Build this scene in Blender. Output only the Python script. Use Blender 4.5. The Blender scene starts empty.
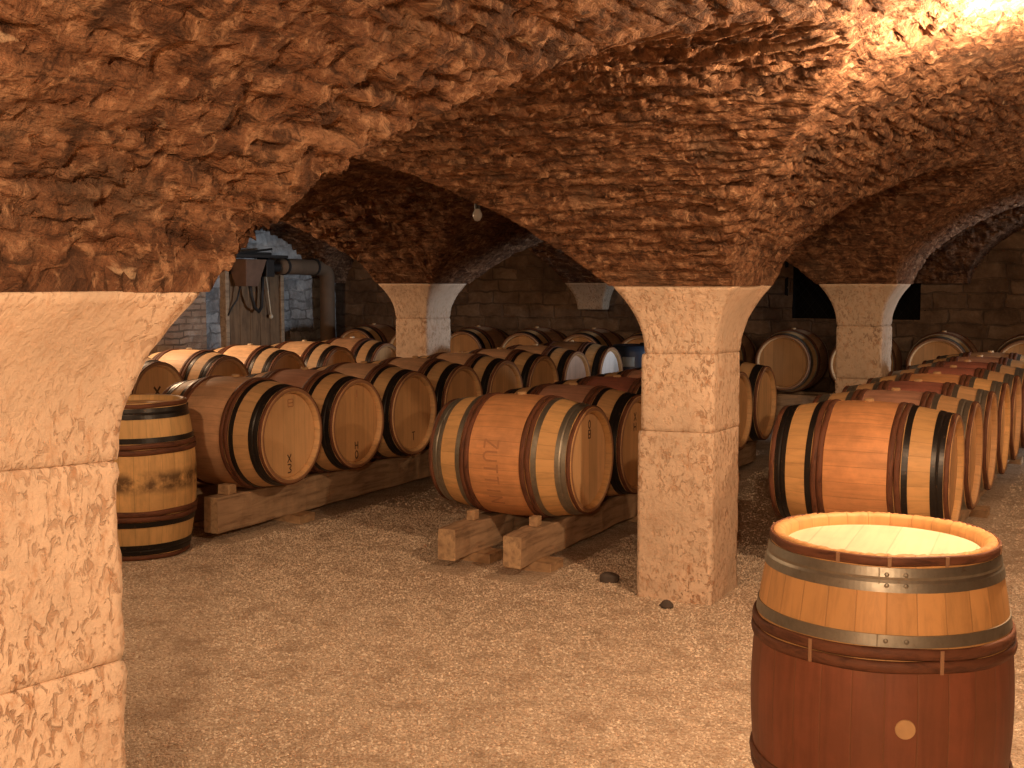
import bpy, bmesh, math, random
import numpy as np
from mathutils import Vector, Matrix
random.seed(7); rng = np.random.default_rng(11)
PI = math.pi
scene = bpy.context.scene
COL = scene.collection

# ------------------------------------------------------------------ camera
F_PX, YAW, TILT, EYE = 1200.0, 0.4811, 0.0852, 1.58
cam_d = bpy.data.cameras.new('camera'); cam = bpy.data.objects.new('camera', cam_d); COL.objects.link(cam)
cam.location = (0, 0, EYE); cam.rotation_euler = (PI/2 - TILT, 0, YAW)
cam_d.sensor_width = 36; cam_d.lens = F_PX/1024*36; cam_d.clip_start = .05; cam_d.clip_end = 100
scene.camera = cam
vs = scene.view_settings
vs.view_transform = 'Standard'; vs.look = 'None'; vs.gamma = 1; vs.use_curve_mapping = False; vs.exposure = 0.0

# ------------------------------------------------------------------ the grid of pillars (from the photograph)
SP = 1.559                 # springing height of the vaults
XR, YN, WX, WY = -1.801, 5.552, .363, .440
PX, PY, FL, CAPH = 4.222, 4.240, .13, .335
RISE = .76
WALL_L, WALL_B, WALL_R, WALL_F = -10.30, 14.22, 6.7, -3.0

# ------------------------------------------------------------------ helpers
def link(o, parent=None):
    COL.objects.link(o)
    if parent is not None: o.parent = parent
    return o
def obj(name, me, mats=None, parent=None, smooth=False):
    if isinstance(me, bmesh.types.BMesh):
        m = bpy.data.meshes.new(name); me.to_mesh(m); me.free(); me = m
    if mats is not None:
        for mm in (mats if isinstance(mats, (list, tuple)) else [mats]): me.materials.append(mm)
    if smooth: me.polygons.foreach_set('use_smooth', [True]*len(me.polygons))
    return link(bpy.data.objects.new(name, me), parent)
def tag(o, label=None, cat=None, group=None, kind=None):
    if label: o['label'] = label
    if cat: o['category'] = cat
    if group: o['group'] = group
    if kind: o['kind'] = kind
    return o
def empty(name, loc, rz=0):
    o = bpy.data.objects.new(name, None); o.empty_display_size = .1
    COL.objects.link(o); o.location = loc; o.rotation_euler = (0, 0, rz); return o
def copy_tree(o, parent=None):
    c = o.copy(); COL.objects.link(c)
    if parent is not None: c.parent = parent
    for ch in list(o.children): copy_tree(ch, c)
    return c
def mesh_np(name, V, Fq, smooth=True):
    """mesh from arrays; Fq is an (n,k) array of equal-sized faces"""
    me = bpy.data.meshes.new(name)
    n, k = Fq.shape
    me.vertices.add(len(V)); me.vertices.foreach_set('co', np.ascontiguousarray(V, dtype=np.float32).ravel())
    me.loops.add(n*k); me.loops.foreach_set('vertex_index', np.ascontiguousarray(Fq, dtype=np.int32).ravel())
    me.polygons.add(n); me.polygons.foreach_set('loop_start', np.arange(0, n*k, k, dtype=np.int32))
    me.polygons.foreach_set('loop_total', np.full(n, k, dtype=np.int32))
    me.update(calc_edges=True); me.validate()
    me.polygons.foreach_set('use_smooth', [smooth]*n)
    return me
def add_box(bm, c, s, bev=0, rot=None):
    r = bmesh.ops.create_cube(bm, size=1)
    vsx = r['verts']
    bmesh.ops.scale(bm, vec=s, verts=vsx)
    if bev:
        es = list({e for v in vsx for e in v.link_edges})
        rr = bmesh.ops.bevel(bm, geom=es, offset=bev, segments=2, affect='EDGES', profile=.5)
        vsx = list({v for f in rr['faces'] for v in f.verts} | {v for v in vsx if v.is_valid})
    if rot is not None: bmesh.ops.rotate(bm, cent=(0, 0, 0), matrix=rot, verts=vsx)
    bmesh.ops.translate(bm, vec=c, verts=vsx)
    return vsx
def add_tube(bm, pts, r, n=10, cap=True):
    pts = [Vector(p) for p in pts]; rings = []
    up = Vector((0, 0, 1)); prev = None
    for i, p in enumerate(pts):
        d = (pts[min(i+1, len(pts)-1)] - pts[max(i-1, 0)]).normalized()
        a = d.cross(up) if prev is None else prev - d*prev.dot(d)
        if a.length < 1e-4: a = d.cross(Vector((1, 0, 0)))
        a.normalize(); prev = a; b = d.cross(a)
        rr = r[i] if isinstance(r, (list, tuple)) else r
        rings.append([bm.verts.new(p + a*math.cos(2*PI*k/n)*rr + b*math.sin(2*PI*k/n)*rr) for k in range(n)])
    for q in range(len(rings)-1):
        for k in range(n):
            bm.faces.new((rings[q][k], rings[q][(k+1) % n], rings[q+1][(k+1) % n], rings[q+1][k]))
    if cap: bm.faces.new(rings[0][::-1]); bm.faces.new(rings[-1])
def add_lathe(bm, prof, n=96, closed=False):
    """profile of (r,z) about Z"""
    rings = [[bm.verts.new((r*math.cos(2*PI*k/n), r*math.sin(2*PI*k/n), z)) for k in range(n)] if r > 1e-6
             else [bm.verts.new((0, 0, z))] for r, z in prof]
    m = len(rings)
    for q in range(m if closed else m-1):
        A, B = rings[q], rings[(q+1) % m]
        for k in range(n):
            if len(A) == 1: bm.faces.new((A[0], B[(k+1) % n], B[k]))
            elif len(B) == 1: bm.faces.new((A[k], A[(k+1) % n], B[0]))
            else: bm.faces.new((A[k], A[(k+1) % n], B[(k+1) % n], B[k]))
# value noise on arrays
def _h(ix, iy, s=0):
    n = (ix.astype(np.int64)*374761393 + iy.astype(np.int64)*668265263 + s*2147483647 + 974634777) & 0xffffffff
    n = ((n ^ (n >> 13))*1274126177) & 0xffffffff
    n = ((n ^ (n >> 16))*2246822519) & 0xffffffff
    return ((n ^ (n >> 15)) & 0xffffff)/float(0xffffff)
def vn(x, y, s=0):
    x = np.asarray(x, float); y = np.asarray(y, float)
    ix, iy = np.floor(x), np.floor(y); fx, fy = x-ix, y-iy
    fx = fx*fx*fx*(fx*(6*fx-15)+10); fy = fy*fy*fy*(fy*(6*fy-15)+10)
    a = _h(ix, iy, s); b = _h(ix+1, iy, s); c = _h(ix, iy+1, s); d = _h(ix+1, iy+1, s)
    return (a*(1-fx)+b*fx)*(1-fy) + (c*(1-fx)+d*fx)*fy
def fbm(x, y, s=0, o=4):
    t = 0; a = .5; k = 0
    for i in range(o):
        t = t + a*vn(x*2**i + 17.3*i, y*2**i - 9.1*i, s+i); k += a; a *= .5
    return t/k
def sstep(x, a, b):
    t = np.clip((x-a)/(b-a), 0, 1); return t*t*(3-2*t)

# ------------------------------------------------------------------ materials
class NT:
    def __init__(s, name):
        s.m = bpy.data.materials.new(name); s.m.use_nodes = True; s.t = s.m.node_tree
        s.b = s.t.nodes['Principled BSDF']; s.out = s.t.nodes['Material Output']
    def n(s, kind, **kw):
        nd = s.t.nodes.new(kind)
        for k, v in kw.items():
            if k in nd.inputs: s.set(nd, k, v)
            else: setattr(nd, k, v)
        return nd
    def set(s, nd, k, v):
        if hasattr(v, 'is_output'): s.t.links.new(v, nd.inputs[k])
        else: nd.inputs[k].default_value = v
    def math(s, op, a, b=None, c=None):
        nd = s.t.nodes.new('ShaderNodeMath'); nd.operation = op
        s.set(nd, 0, a)
        if b is not None: s.set(nd, 1, b)
        if c is not None: s.set(nd, 2, c)
        return nd.outputs[0]
    def mix(s, f, a, b, mode='MIX'):
        nd = s.t.nodes.new('ShaderNodeMix'); nd.data_type = 'RGBA'; nd.blend_type = mode
        s.set(nd, 0, f)
        for i, v in ((6, a), (7, b)):
            if hasattr(v, 'is_output'): s.t.links.new(v, nd.inputs[i])
            else: nd.inputs[i].default_value = (*v, 1) if len(v) == 3 else v
        return nd.outputs[2]
    def ramp(s, f, pts):
        nd = s.t.nodes.new('ShaderNodeValToRGB'); s.set(nd, 0, f)
        e = nd.color_ramp.elements
        while len(e) < len(pts): e.new(.5)
        for i, (p, c) in enumerate(pts):
            e[i].position = p; e[i].color = (c, c, c, 1) if isinstance(c, (int, float)) else (*c, 1)
        return nd.outputs[0]
    def coord(s, kind='Object', scale=(1, 1, 1), loc=(0, 0, 0)):
        if not hasattr(s, '_tc'): s._tc = s.t.nodes.new('ShaderNodeTexCoord')
        mp = s.t.nodes.new('ShaderNodeMapping'); s.t.links.new(s._tc.outputs[kind], mp.inputs[0])
        mp.inputs['Scale'].default_value = scale
        if hasattr(loc, 'is_output'): s.t.links.new(loc, mp.inputs['Location'])
        else: mp.inputs['Location'].default_value = loc
        return mp.outputs[0]
    def noise(s, vec, scale, detail=4, rough=.55, dist=0):
        nd = s.n('ShaderNodeTexNoise'); s.t.links.new(vec, nd.inputs['Vector'])
        nd.inputs['Scale'].default_value = scale; nd.inputs['Detail'].default_value = detail
        nd.inputs['Roughness'].default_value = rough; nd.inputs['Distortion'].default_value = dist
        return nd.outputs[0]
    def voro(s, vec, scale, feature='F1', out=0, rnd=1):
        nd = s.n('ShaderNodeTexVoronoi'); nd.feature = feature; s.t.links.new(vec, nd.inputs['Vector'])
        nd.inputs['Scale'].default_value = scale; nd.inputs['Randomness'].default_value = rnd
        return nd.outputs[out]
    def bump(s, h, strength=.5, dist=.01, normal=None):
        nd = s.n('ShaderNodeBump'); s.t.links.new(h, nd.inputs['Height'])
        nd.inputs['Strength'].default_value = strength; nd.inputs['Distance'].default_value = dist
        if normal is not None: s.t.links.new(normal, nd.inputs['Normal'])
        return nd.outputs[0]
    def done(s, col, rough=.8, metal=0, normal=None, spec=None):
        s.set(s.b, 'Base Color', col if hasattr(col, 'is_output') else (*col, 1))
        s.set(s.b, 'Roughness', rough); s.set(s.b, 'Metallic', metal)
        if normal is not None: s.t.links.new(normal, s.b.inputs['Normal'])
        if spec is not None: s.set(s.b, 'Specular IOR Level', spec)
        return s.m

def mat_vault():
    k = NT('vault_rubble'); o = k.coord('Object')
    a = k.noise(k.coord('UV', (2.6, 13, 1)), 1, 6, .62, .5); b = k.noise(o, 1.6, 5, .6); c = k.noise(k.coord('UV', (7, 40, 1)), 1, 4, .65, .3)
    d = k.noise(o, 75, 3, .6); e = k.noise(o, 6.0, 6, .68, .4)
    col = k.ramp(a, [(.32, (.060, .029, .016)), (.44, (.155, .072, .038)), (.56, (.255, .125, .066)), (.70, (.42, .235, .135))])
    col = k.mix(k.ramp(b, [(.42, 0.0), (.6, .4)]), col, (.19, .084, .045))
    col = k.mix(k.ramp(e, [(.54, 0), (.64, .55)]), col, (.40, .215, .115))
    col = k.mix(k.ramp(e, [(.36, .75), (.46, 0)]), col, (.085, .046, .03))
    col = k.mix(k.ramp(c, [(.36, .85), (.45, 0)]), col, (.05, .026, .016))
    m2 = k.noise(o, 17, 6, .72, .6)
    col = k.mix(k.ramp(m2, [(.38, .85), (.48, 0)]), col, (.055, .028, .018))
    col = k.mix(k.ramp(m2, [(.53, 0), (.63, .75)]), col, (.50, .29, .165))
    pale = k.ramp(k.noise(k.coord('UV', (3.8, 11, 1), (3, 7, 0)), 1, 4, .6), [(.66, 0), (.70, .6)])
    g2 = k.ramp(k.noise(o, 3.1, 4, .6), [(.55, 0), (.68, .5)])
    col = k.mix(g2, col, (.16, .105, .07))
    col = k.mix(pale, col, (.66, .47, .30))
    col = k.mix(k.ramp(d, [(.3, .4), (.55, 0)]), col, (.12, .06, .035))
    h = k.math('ADD', k.math('MULTIPLY', c, .9), k.math('MULTIPLY', d, .3))
    h = k.math('ADD', h, k.math('MULTIPLY', m2, 1.1))
    return k.done(col, .93, 0, k.bump(h, 1.0, .022), .12)
def mat_pillar(name='dressed_limestone', base=(.77, .59, .44), dark=(.33, .17, .09)):
    k = NT(name); o = k.coord('Object'); g = k.coord('Generated')
    nz = k.noise(o, 3.2, 5, .6)
    col = k.ramp(nz, [(.3, tuple(c*.78 for c in base)), (.55, base), (.75, tuple(min(1, c*1.14) for c in base))])
    pv = k.coord('Object', (1, 1, .62))
    pit = k.noise(pv, 48, 3, .62, .8); area = k.noise(o, 3.0, 4, .6)
    m = k.math('MULTIPLY', k.ramp(pit, [(.53, 0), (.61, 1)]), k.ramp(area, [(.36, .15), (.62, 1)]))
    col = k.mix(k.math('MULTIPLY', m, .72), col, dark)
    sp2 = k.noise(pv, 27, 5, .75, .5)
    col = k.mix(k.math('MULTIPLY', k.ramp(sp2, [(.52, 0), (.66, .75)]), k.ramp(area, [(.34, .35), (.6, 1)])), col, (.50, .27, .145))
    br = k.ramp(k.noise(o, 5, 5, .7, .5), [(.58, 0), (.72, .6)])
    col = k.mix(br, col, (.52, .29, .17))
    h = k.math('SUBTRACT', k.math('MULTIPLY', k.noise(o, 28, 5, .7), 1.0), k.math('MULTIPLY', m, .5))
    return k.done(col, .9, 0, k.bump(h, .75, .012), .2)
def mat_wall(name, tones, joint=(.10, .07, .05), wob=.06, bs=(.34, .15), patch=None):
    """rough coursed masonry; uses the UV map in metres"""
    k = NT(name); uv = k.coord('UV'); o = k.coord('Object')
    w = k.n('ShaderNodeMix', data_type='VECTOR'); w.inputs[0].default_value = wob*1.6
    ns = k.n('ShaderNodeTexNoise'); k.t.links.new(uv, ns.inputs['Vector']); ns.inputs['Scale'].default_value = 4
    k.t.links.new(uv, w.inputs[4]); k.t.links.new(ns.outputs['Color'], w.inputs[5])
    br = k.n('ShaderNodeTexBrick'); k.t.links.new(w.outputs[1], br.inputs['Vector'])
    br.offset = .45; br.squash = 1.3; br.squash_frequency = 3
    for kk, v in (('Scale', 1), ('Brick Width', bs[0]), ('Row Height', bs[1]), ('Mortar Size', .012), ('Mortar Smooth', .6), ('Bias', 0)): br.inputs[kk].default_value = v
    br.inputs['Color1'].default_value = (0, 0, 0, 1); br.inputs['Color2'].default_value = (1, 1, 1, 1); br.inputs['Mortar'].default_value = (.5, .5, .5, 1)
    v = k.math('ADD', k.math('MULTIPLY', br.outputs['Color'], .22), k.math('MULTIPLY', k.noise(o, 4.5, 6, .72, .4), .92))
    n = len(tones)
    col = k.ramp(v, [(.2+.62*i/(n-1), tones[i]) for i in range(n)])
    col = k.mix(k.math('MULTIPLY', k.math('MULTIPLY', br.outputs['Fac'], k.ramp(k.noise(o, 2.3, 4, .6), [(.4, 0), (.6, 1)])), .7), col, joint)
    col = k.mix(k.ramp(k.noise(o, 1.7, 5, .7), [(.5, 0), (.72, .6)]), col, patch or tones[0])
    h = k.math('SUBTRACT', k.noise(o, 14, 5, .7), k.math('MULTIPLY', br.outputs['Fac'], .5))
    return k.done(col, .93, 0, k.bump(h, .9, .03), .15)
def mat_gravel():
    k = NT('gravel_ground'); o = k.coord('Object')
    v = k.voro(o, 95, 'F1', 0); vc = k.voro(o, 95, 'F1', 1); v2 = k.voro(o, 210, 'F1', 0)
    sep = k.n('ShaderNodeSeparateColor'); k.t.links.new(vc, sep.inputs[0])
    big = k.noise(o, 1.1, 4, .6); f = k.noise(o, 42, 4, .7)
    col = k.ramp(k.math('ADD', k.math('MULTIPLY', sep.outputs[0], .6), k.math('MULTIPLY', f, .55)),
                 [(.15, (.44, .32, .22)), (.40, (.62, .48, .35)), (.68, (.76, .62, .48)), (.92, (.88, .77, .63))])
    col = k.mix(k.ramp(big, [(.35, .3), (.6, 0)]), col, (.42, .30, .21))
    col = k.mix(k.ramp(v, [(.40, 0), (.7, .4)]), col, (.34, .23, .15))
    col = k.mix(k.ramp(k.noise(o, 5.5, 5, .7, .4), [(.36, .5), (.52, 0)]), col, (.34, .235, .16))
    h = k.math('ADD', k.math('MULTIPLY', v, -1.0), k.math('ADD', k.math('MULTIPLY', v2, -.4), k.math('MULTIPLY', f, .8)))
    return k.done(col, .92, 0, k.bump(h, .8, .009), .2)
def mat_pebble():
    k = NT('pebble_stone'); g = k.n('ShaderNodeNewGeometry')
    r = g.outputs['Random Per Island']
    col = k.ramp(r, [(0, (.40, .28, .20)), (.12, (.60, .46, .34)), (.6, (.76, .62, .48)), (1, (.92, .82, .68))])
    pt = k.noise(k.coord('Object'), 5.5, 5, .7, .4)
    col = k.mix(k.ramp(pt, [(.36, .55), (.52, 0)]), col, (.34, .235, .16))
    return k.done(col, .88, 0, None, .25)
def mat_staves(name, base, stain, smudge=0.0, light=1.0, zone=.168, rim=.85):
    """oak staves along local Z; the band between the bilge hoops may be wine stained"""
    k = NT(name); tc = k.coord('Object')
    sp = k.n('ShaderNodeSeparateXYZ'); k.t.links.new(tc, sp.inputs[0])
    oi = k.n('ShaderNodeObjectInfo'); rnd = oi.outputs['Random']
    ang = k.math('ADD', k.math('MULTIPLY', k.math('ARCTAN2', sp.outputs[1], sp.outputs[0]), 27/(2*PI)), k.math('MULTIPLY', rnd, 40.0))
    ids = k.math('FLOOR', ang); fr = k.math('FRACT', ang)
    wn = k.n('ShaderNodeTexWhiteNoise'); wn.noise_dimensions = '1D'; k.t.links.new(ids, wn.inputs['W'])
    gr = k.math('SUBTRACT', .5, k.math('ABSOLUTE', k.math('SUBTRACT', fr, .5)))
    groove = k.ramp(gr, [(0, 1), (.035, 0)])
    off = k.n('ShaderNodeCombineXYZ'); k.t.links.new(k.math('MULTIPLY', rnd, 9), off.inputs[0]); k.t.links.new(k.math('MULTIPLY', rnd, 5), off.inputs[2])
    grain = k.noise(k.coord('Object', (38, 38, 3.2), off.outputs[0]), 1, 5, .6, .3)
    blot = k.noise(k.coord('Object', (1, 1, 1), off.outputs[0]), 6, 5, .65)
    lb = tuple(min(1, c*1.18) for c in base); db = tuple(c*.62 for c in base)
    col = k.mix(wn.outputs['Value'], tuple(c*.90 for c in base), tuple(min(1, c*1.09) for c in base))
    col = k.mix(k.ramp(grain, [(.3, .55), (.55, 0)]), col, db)
    az = k.math('ABSOLUTE', sp.outputs[2])
    zz = k.ramp(k.math('ADD', az, k.math('MULTIPLY', blot, .02)), [(zone, 1), (zone+.02, 0)])
    st = k.mix(k.ramp(blot, [(.35, 0), (.65, 1)]), stain, tuple(min(1, c*1.45) for c in stain))
    st = k.mix(k.math('MULTIPLY', wn.outputs['Value'], .45), st, tuple(c*.72 for c in stain))
    st = k.mix(k.ramp(grain, [(.3, .4), (.55, 0)]), st, tuple(c*.5 for c in stain))
    col = k.mix(k.math('MULTIPLY', zz, .92), col, st)
    col = k.mix(k.ramp(blot, [(.62, 0), (.8, .35)]), col, tuple(c*.35 for c in base))
    if smudge:
        sm = k.math('MULTIPLY', k.ramp(az, [(.03, 1), (.075, 0)]), k.ramp(k.noise(tc, 9, 4, .65), [(.36, 0), (.55, 1)]))
        col = k.mix(k.math('MULTIPLY', sm, smudge), col, (.07, .035, .02))
    col = k.mix(k.math('MULTIPLY', groove, .38), col, tuple(c*.25 for c in base))
    col = k.mix(k.math('MULTIPLY', k.ramp(az, [(.4475, 0), (.4485, 1)]), rim), col, (.26, .125, .07))
    h = k.math('SUBTRACT', k.math('MULTIPLY', grain, .25), k.math('MULTIPLY', groove, .6))
    return k.done(col, .55, 0, k.bump(h, .5, .003), .35)
def mat_head(name, base, shade=None):
    k = NT(name); tc = k.coord('Object'); sp = k.n('ShaderNodeSeparateXYZ'); k.t.links.new(tc, sp.inputs[0])
    oi = k.n('ShaderNodeObjectInfo'); rnd = oi.outputs['Random']
    pl = k.math('ADD', k.math('MULTIPLY', sp.outputs[1], 9.3), k.math('MULTIPLY', rnd, 30)); ids = k.math('FLOOR', pl); fr = k.math('FRACT', pl)
    wn = k.n('ShaderNodeTexWhiteNoise'); wn.noise_dimensions = '1D'; k.t.links.new(ids, wn.inputs['W'])
    gr = k.math('SUBTRACT', .5, k.math('ABSOLUTE', k.math('SUBTRACT', fr, .5))); groove = k.ramp(gr, [(0, 1), (.03, 0)])
    off = k.n('ShaderNodeCombineXYZ'); k.t.links.new(k.math('MULTIPLY', rnd, 9), off.inputs[0]); k.t.links.new(k.math('MULTIPLY', rnd, 5), off.inputs[1])
    grain = k.noise(k.coord('Object', (3, 34, 10), off.outputs[0]), 1, 5, .6, .4)
    blot = k.noise(k.coord('Object', (1, 1, 1), off.outputs[0]), 5, 4, .6)
    col = k.mix(wn.outputs['Value'], tuple(c*.88 for c in base), tuple(min(1, c*1.1) for c in base))
    col = k.mix(k.ramp(grain, [(.3, .4), (.55, 0)]), col, tuple(c*.65 for c in base))
    col = k.mix(k.ramp(blot, [(.5, 0), (.75, .4)]), col, tuple(c*.62 for c in base))
    col = k.mix(k.math('MULTIPLY', groove, .35), col, tuple(c*.35 for c in base))
    h = k.math('SUBTRACT', k.math('MULTIPLY', grain, .25), k.math('MULTIPLY', groove, .6))
    return k.done(col, .55, 0, k.bump(h, .4, .002), .3)
def mat_iron(name, base, rough, metal):
    k = NT(name); o = k.coord('Object'); a = k.noise(o, 14, 5, .7); b = k.noise(o, 55, 3, .6)
    col = k.mix(k.ramp(a, [(.35, 0), (.7, .7)]), base, tuple(c*.6 for c in base))
    col = k.mix(k.ramp(b, [(.62, 0), (.75, .5)]), col, (.20, .10, .05))
    r = k.math('ADD', rough-.1, k.math('MULTIPLY', a, .25))
    return k.done(col, r, metal, k.bump(b, .15, .001), .5)
def mat_wood(name, base, dark, scale=(3, 26, 26), rough=.75):
    k = NT(name); g = k.noise(k.coord('Object', scale), 1, 5, .65, .5); b = k.noise(k.coord('Object'), 5, 4, .6); f = k.noise(k.coord('Object'), 70, 3, .6)
    col = k.ramp(g, [(.3, dark), (.5, base), (.72, tuple(min(1, c*1.25) for c in base))])
    col = k.mix(k.ramp(b, [(.5, 0), (.75, .55)]), col, dark)
    h = k.math('ADD', g, k.math('MULTIPLY', f, .3))
    return k.done(col, rough, 0, k.bump(h, .6, .006), .25)
def mat_plain(name, col, rough=.6, metal=0, ns=20, amt=.25):
    k = NT(name); a = k.noise(k.coord('Object'), ns, 4, .6)
    c = k.mix(k.ramp(a, [(.35, 0), (.7, amt)]), col, tuple(x*.45 for x in col))
    return k.done(c, rough, metal, k.bump(a, .15, .002))
def mat_emit(name, col, st):
    k = NT(name); k.set(k.b, 'Base Color', (*col, 1)); k.set(k.b, 'Emission Color', (*col, 1)); k.set(k.b, 'Emission Strength', st); return k.m

M = {}
M['vault'] = mat_vault(); M['pillar'] = mat_pillar()
M['pillar_dim'] = mat_pillar('limestone_dim', (.62, .47, .34), (.24, .13, .08))  # same limestone darkened: dimmer light painted into the back pillar and corbel
M['wall_back'] = mat_wall('brown_rubble_wall', [(.06, .035, .022), (.14, .085, .052), (.23, .145, .09), (.34, .23, .15)])
M['wall_left'] = mat_wall('grey_limewashed_wall', [(.07, .065, .062), (.20, .19, .185), (.42, .40, .39), (.66, .64, .62)], (.10, .09, .085), .10, (.30, .12), (.16, .12, .09))
M['brick'] = mat_wall('old_brick_wall', [(.16, .10, .07), (.34, .22, .15), (.46, .33, .24), (.6, .5, .42)], (.10, .08, .06), .03, (.23, .075))
M['gravel'] = mat_gravel(); M['pebble'] = mat_pebble()
OAK = (.60, .32, .125)
M['b_orange'] = mat_staves('oak_orange_belly', (.70, .41, .17), (.64, .30, .13))
M['b_tan'] = mat_staves('oak_tan_belly', (.66, .40, .19), (.54, .32, .19))
M['b_pink'] = mat_staves('oak_pinkish_belly', (.64, .37, .17), (.50, .26, .18))
M['b_wine'] = mat_staves('oak_wine_belly', (.63, .37, .18), (.34, .115, .085))
M['b_red'] = mat_staves('oak_red_belly', (.66, .36, .14), (.165, .046, .026), 0, 1, .168, .25)
M['b_pale'] = mat_staves('oak_pale_belly', (.74, .50, .28), (.72, .46, .27))
M['b_plain'] = mat_staves('oak_upright_smudged', (.74, .47, .20), (.70, .43, .18), .85)
M['h_oak'] = mat_head('head_oak', (.60, .335, .15)); M['h_gold'] = mat_head('head_golden', (.74, .45, .22))
M['h_pale'] = mat_head('head_daylit', (.84, .78, .74)); M['h_pink'] = mat_head('head_pinkish', (.62, .44, .34)); M['h_top'] = mat_head('head_pale_dry', (.80, .66, .46))  # pale head of the last left-row barrel: daylight painted in as white
M['black'] = mat_iron('black_hoop_iron', (.020, .017, .016), .36, .25)
M['grey'] = mat_iron('galvanised_hoop', (.36, .33, .27), .45, .85)
M['withy'] = mat_wood('chestnut_hoop', (.155, .062, .034), (.06, .025, .016), (9, 9, 40), .6)
M['tie'] = mat_plain('withy_binding', (.36, .20, .11), .7)
M['bung'] = mat_plain('bung_wood', (.56, .34, .16), .6)
M['bung_white'] = mat_plain('pale_bung', (.80, .66, .48), .6)
M['stamp'] = mat_plain('burnt_mark', (.10, .045, .022), .8)
M['faint'] = mat_plain('faded_stencil', (.50, .235, .11), .8)
M['rail'] = mat_wood('rail_timber', (.44, .30, .19), (.22, .14, .085), (26, 2.5, 26))
M['rail_end'] = mat_wood('rail_end_grain', (.50, .34, .20), (.28, .18, .11), (30, 30, 30))
M['chock'] = mat_wood('chock_wood', (.50, .33, .19), (.25, .15, .09), (10, 10, 20))
M['darkstone'] = mat_plain('dark_stone', (.11, .085, .07), .85, 0, 12, .6)

# ------------------------------------------------------------------ vaulted ceiling
A_ = (PX - WX - 2*FL)/2; B_ = (PY - WY - 2*FL)/2
def prof(u, a):
    """height of a segmental barrel at distance u from its springing, half span a"""
    R = (a*a + RISE*RISE)/(2*RISE)
    d = np.clip(a - u, -R, R)
    return np.sqrt(np.maximum(R*R - d*d, 0)) - (R - RISE)
def prof_tall(u, a):
    """steeper, rounder barrel: part segment, part ellipse"""
    r = .905; R = (a*a + r*r)/(2*r); d = np.clip(a - u, -R, R)
    seg = np.sqrt(np.maximum(R*R - d*d, 0)) - (R - r)
    ell = r*np.sqrt(np.maximum(1 - np.clip((a-u)/a, -1, 1)**2, 0))
    return np.where(u >= 0, .72*ell + .28*seg, -1.)
def vault_height(X, Y):
    ux = np.mod(X - (XR + FL), PX); uy = np.mod(Y - (YN + WY + FL), PY)
    wx, wy = 2*A_, 2*B_
    mx = np.minimum(ux, wx-ux)
    tall = (X > XR - .2) | (X < XR - PX - WX + .2)      # the bays at either side are rounder than the middle one
    hx = np.where(ux < wx, np.where(tall, prof_tall(mx, A_), prof(mx, A_)), -1.)
    hy = np.where(uy < wy, prof(np.minimum(uy, wy-uy), B_), -1.)
    return hx, hy, ux, uy
def arc_len(u, h, a, half):
    """a coordinate that grows steadily across the vault, springing to springing"""
    g = np.minimum(u, 2*a-u)*.80 + h*.95
    top = a*.80 + .80*.95
    return np.where(u < a, g, 2*top - g)
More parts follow.
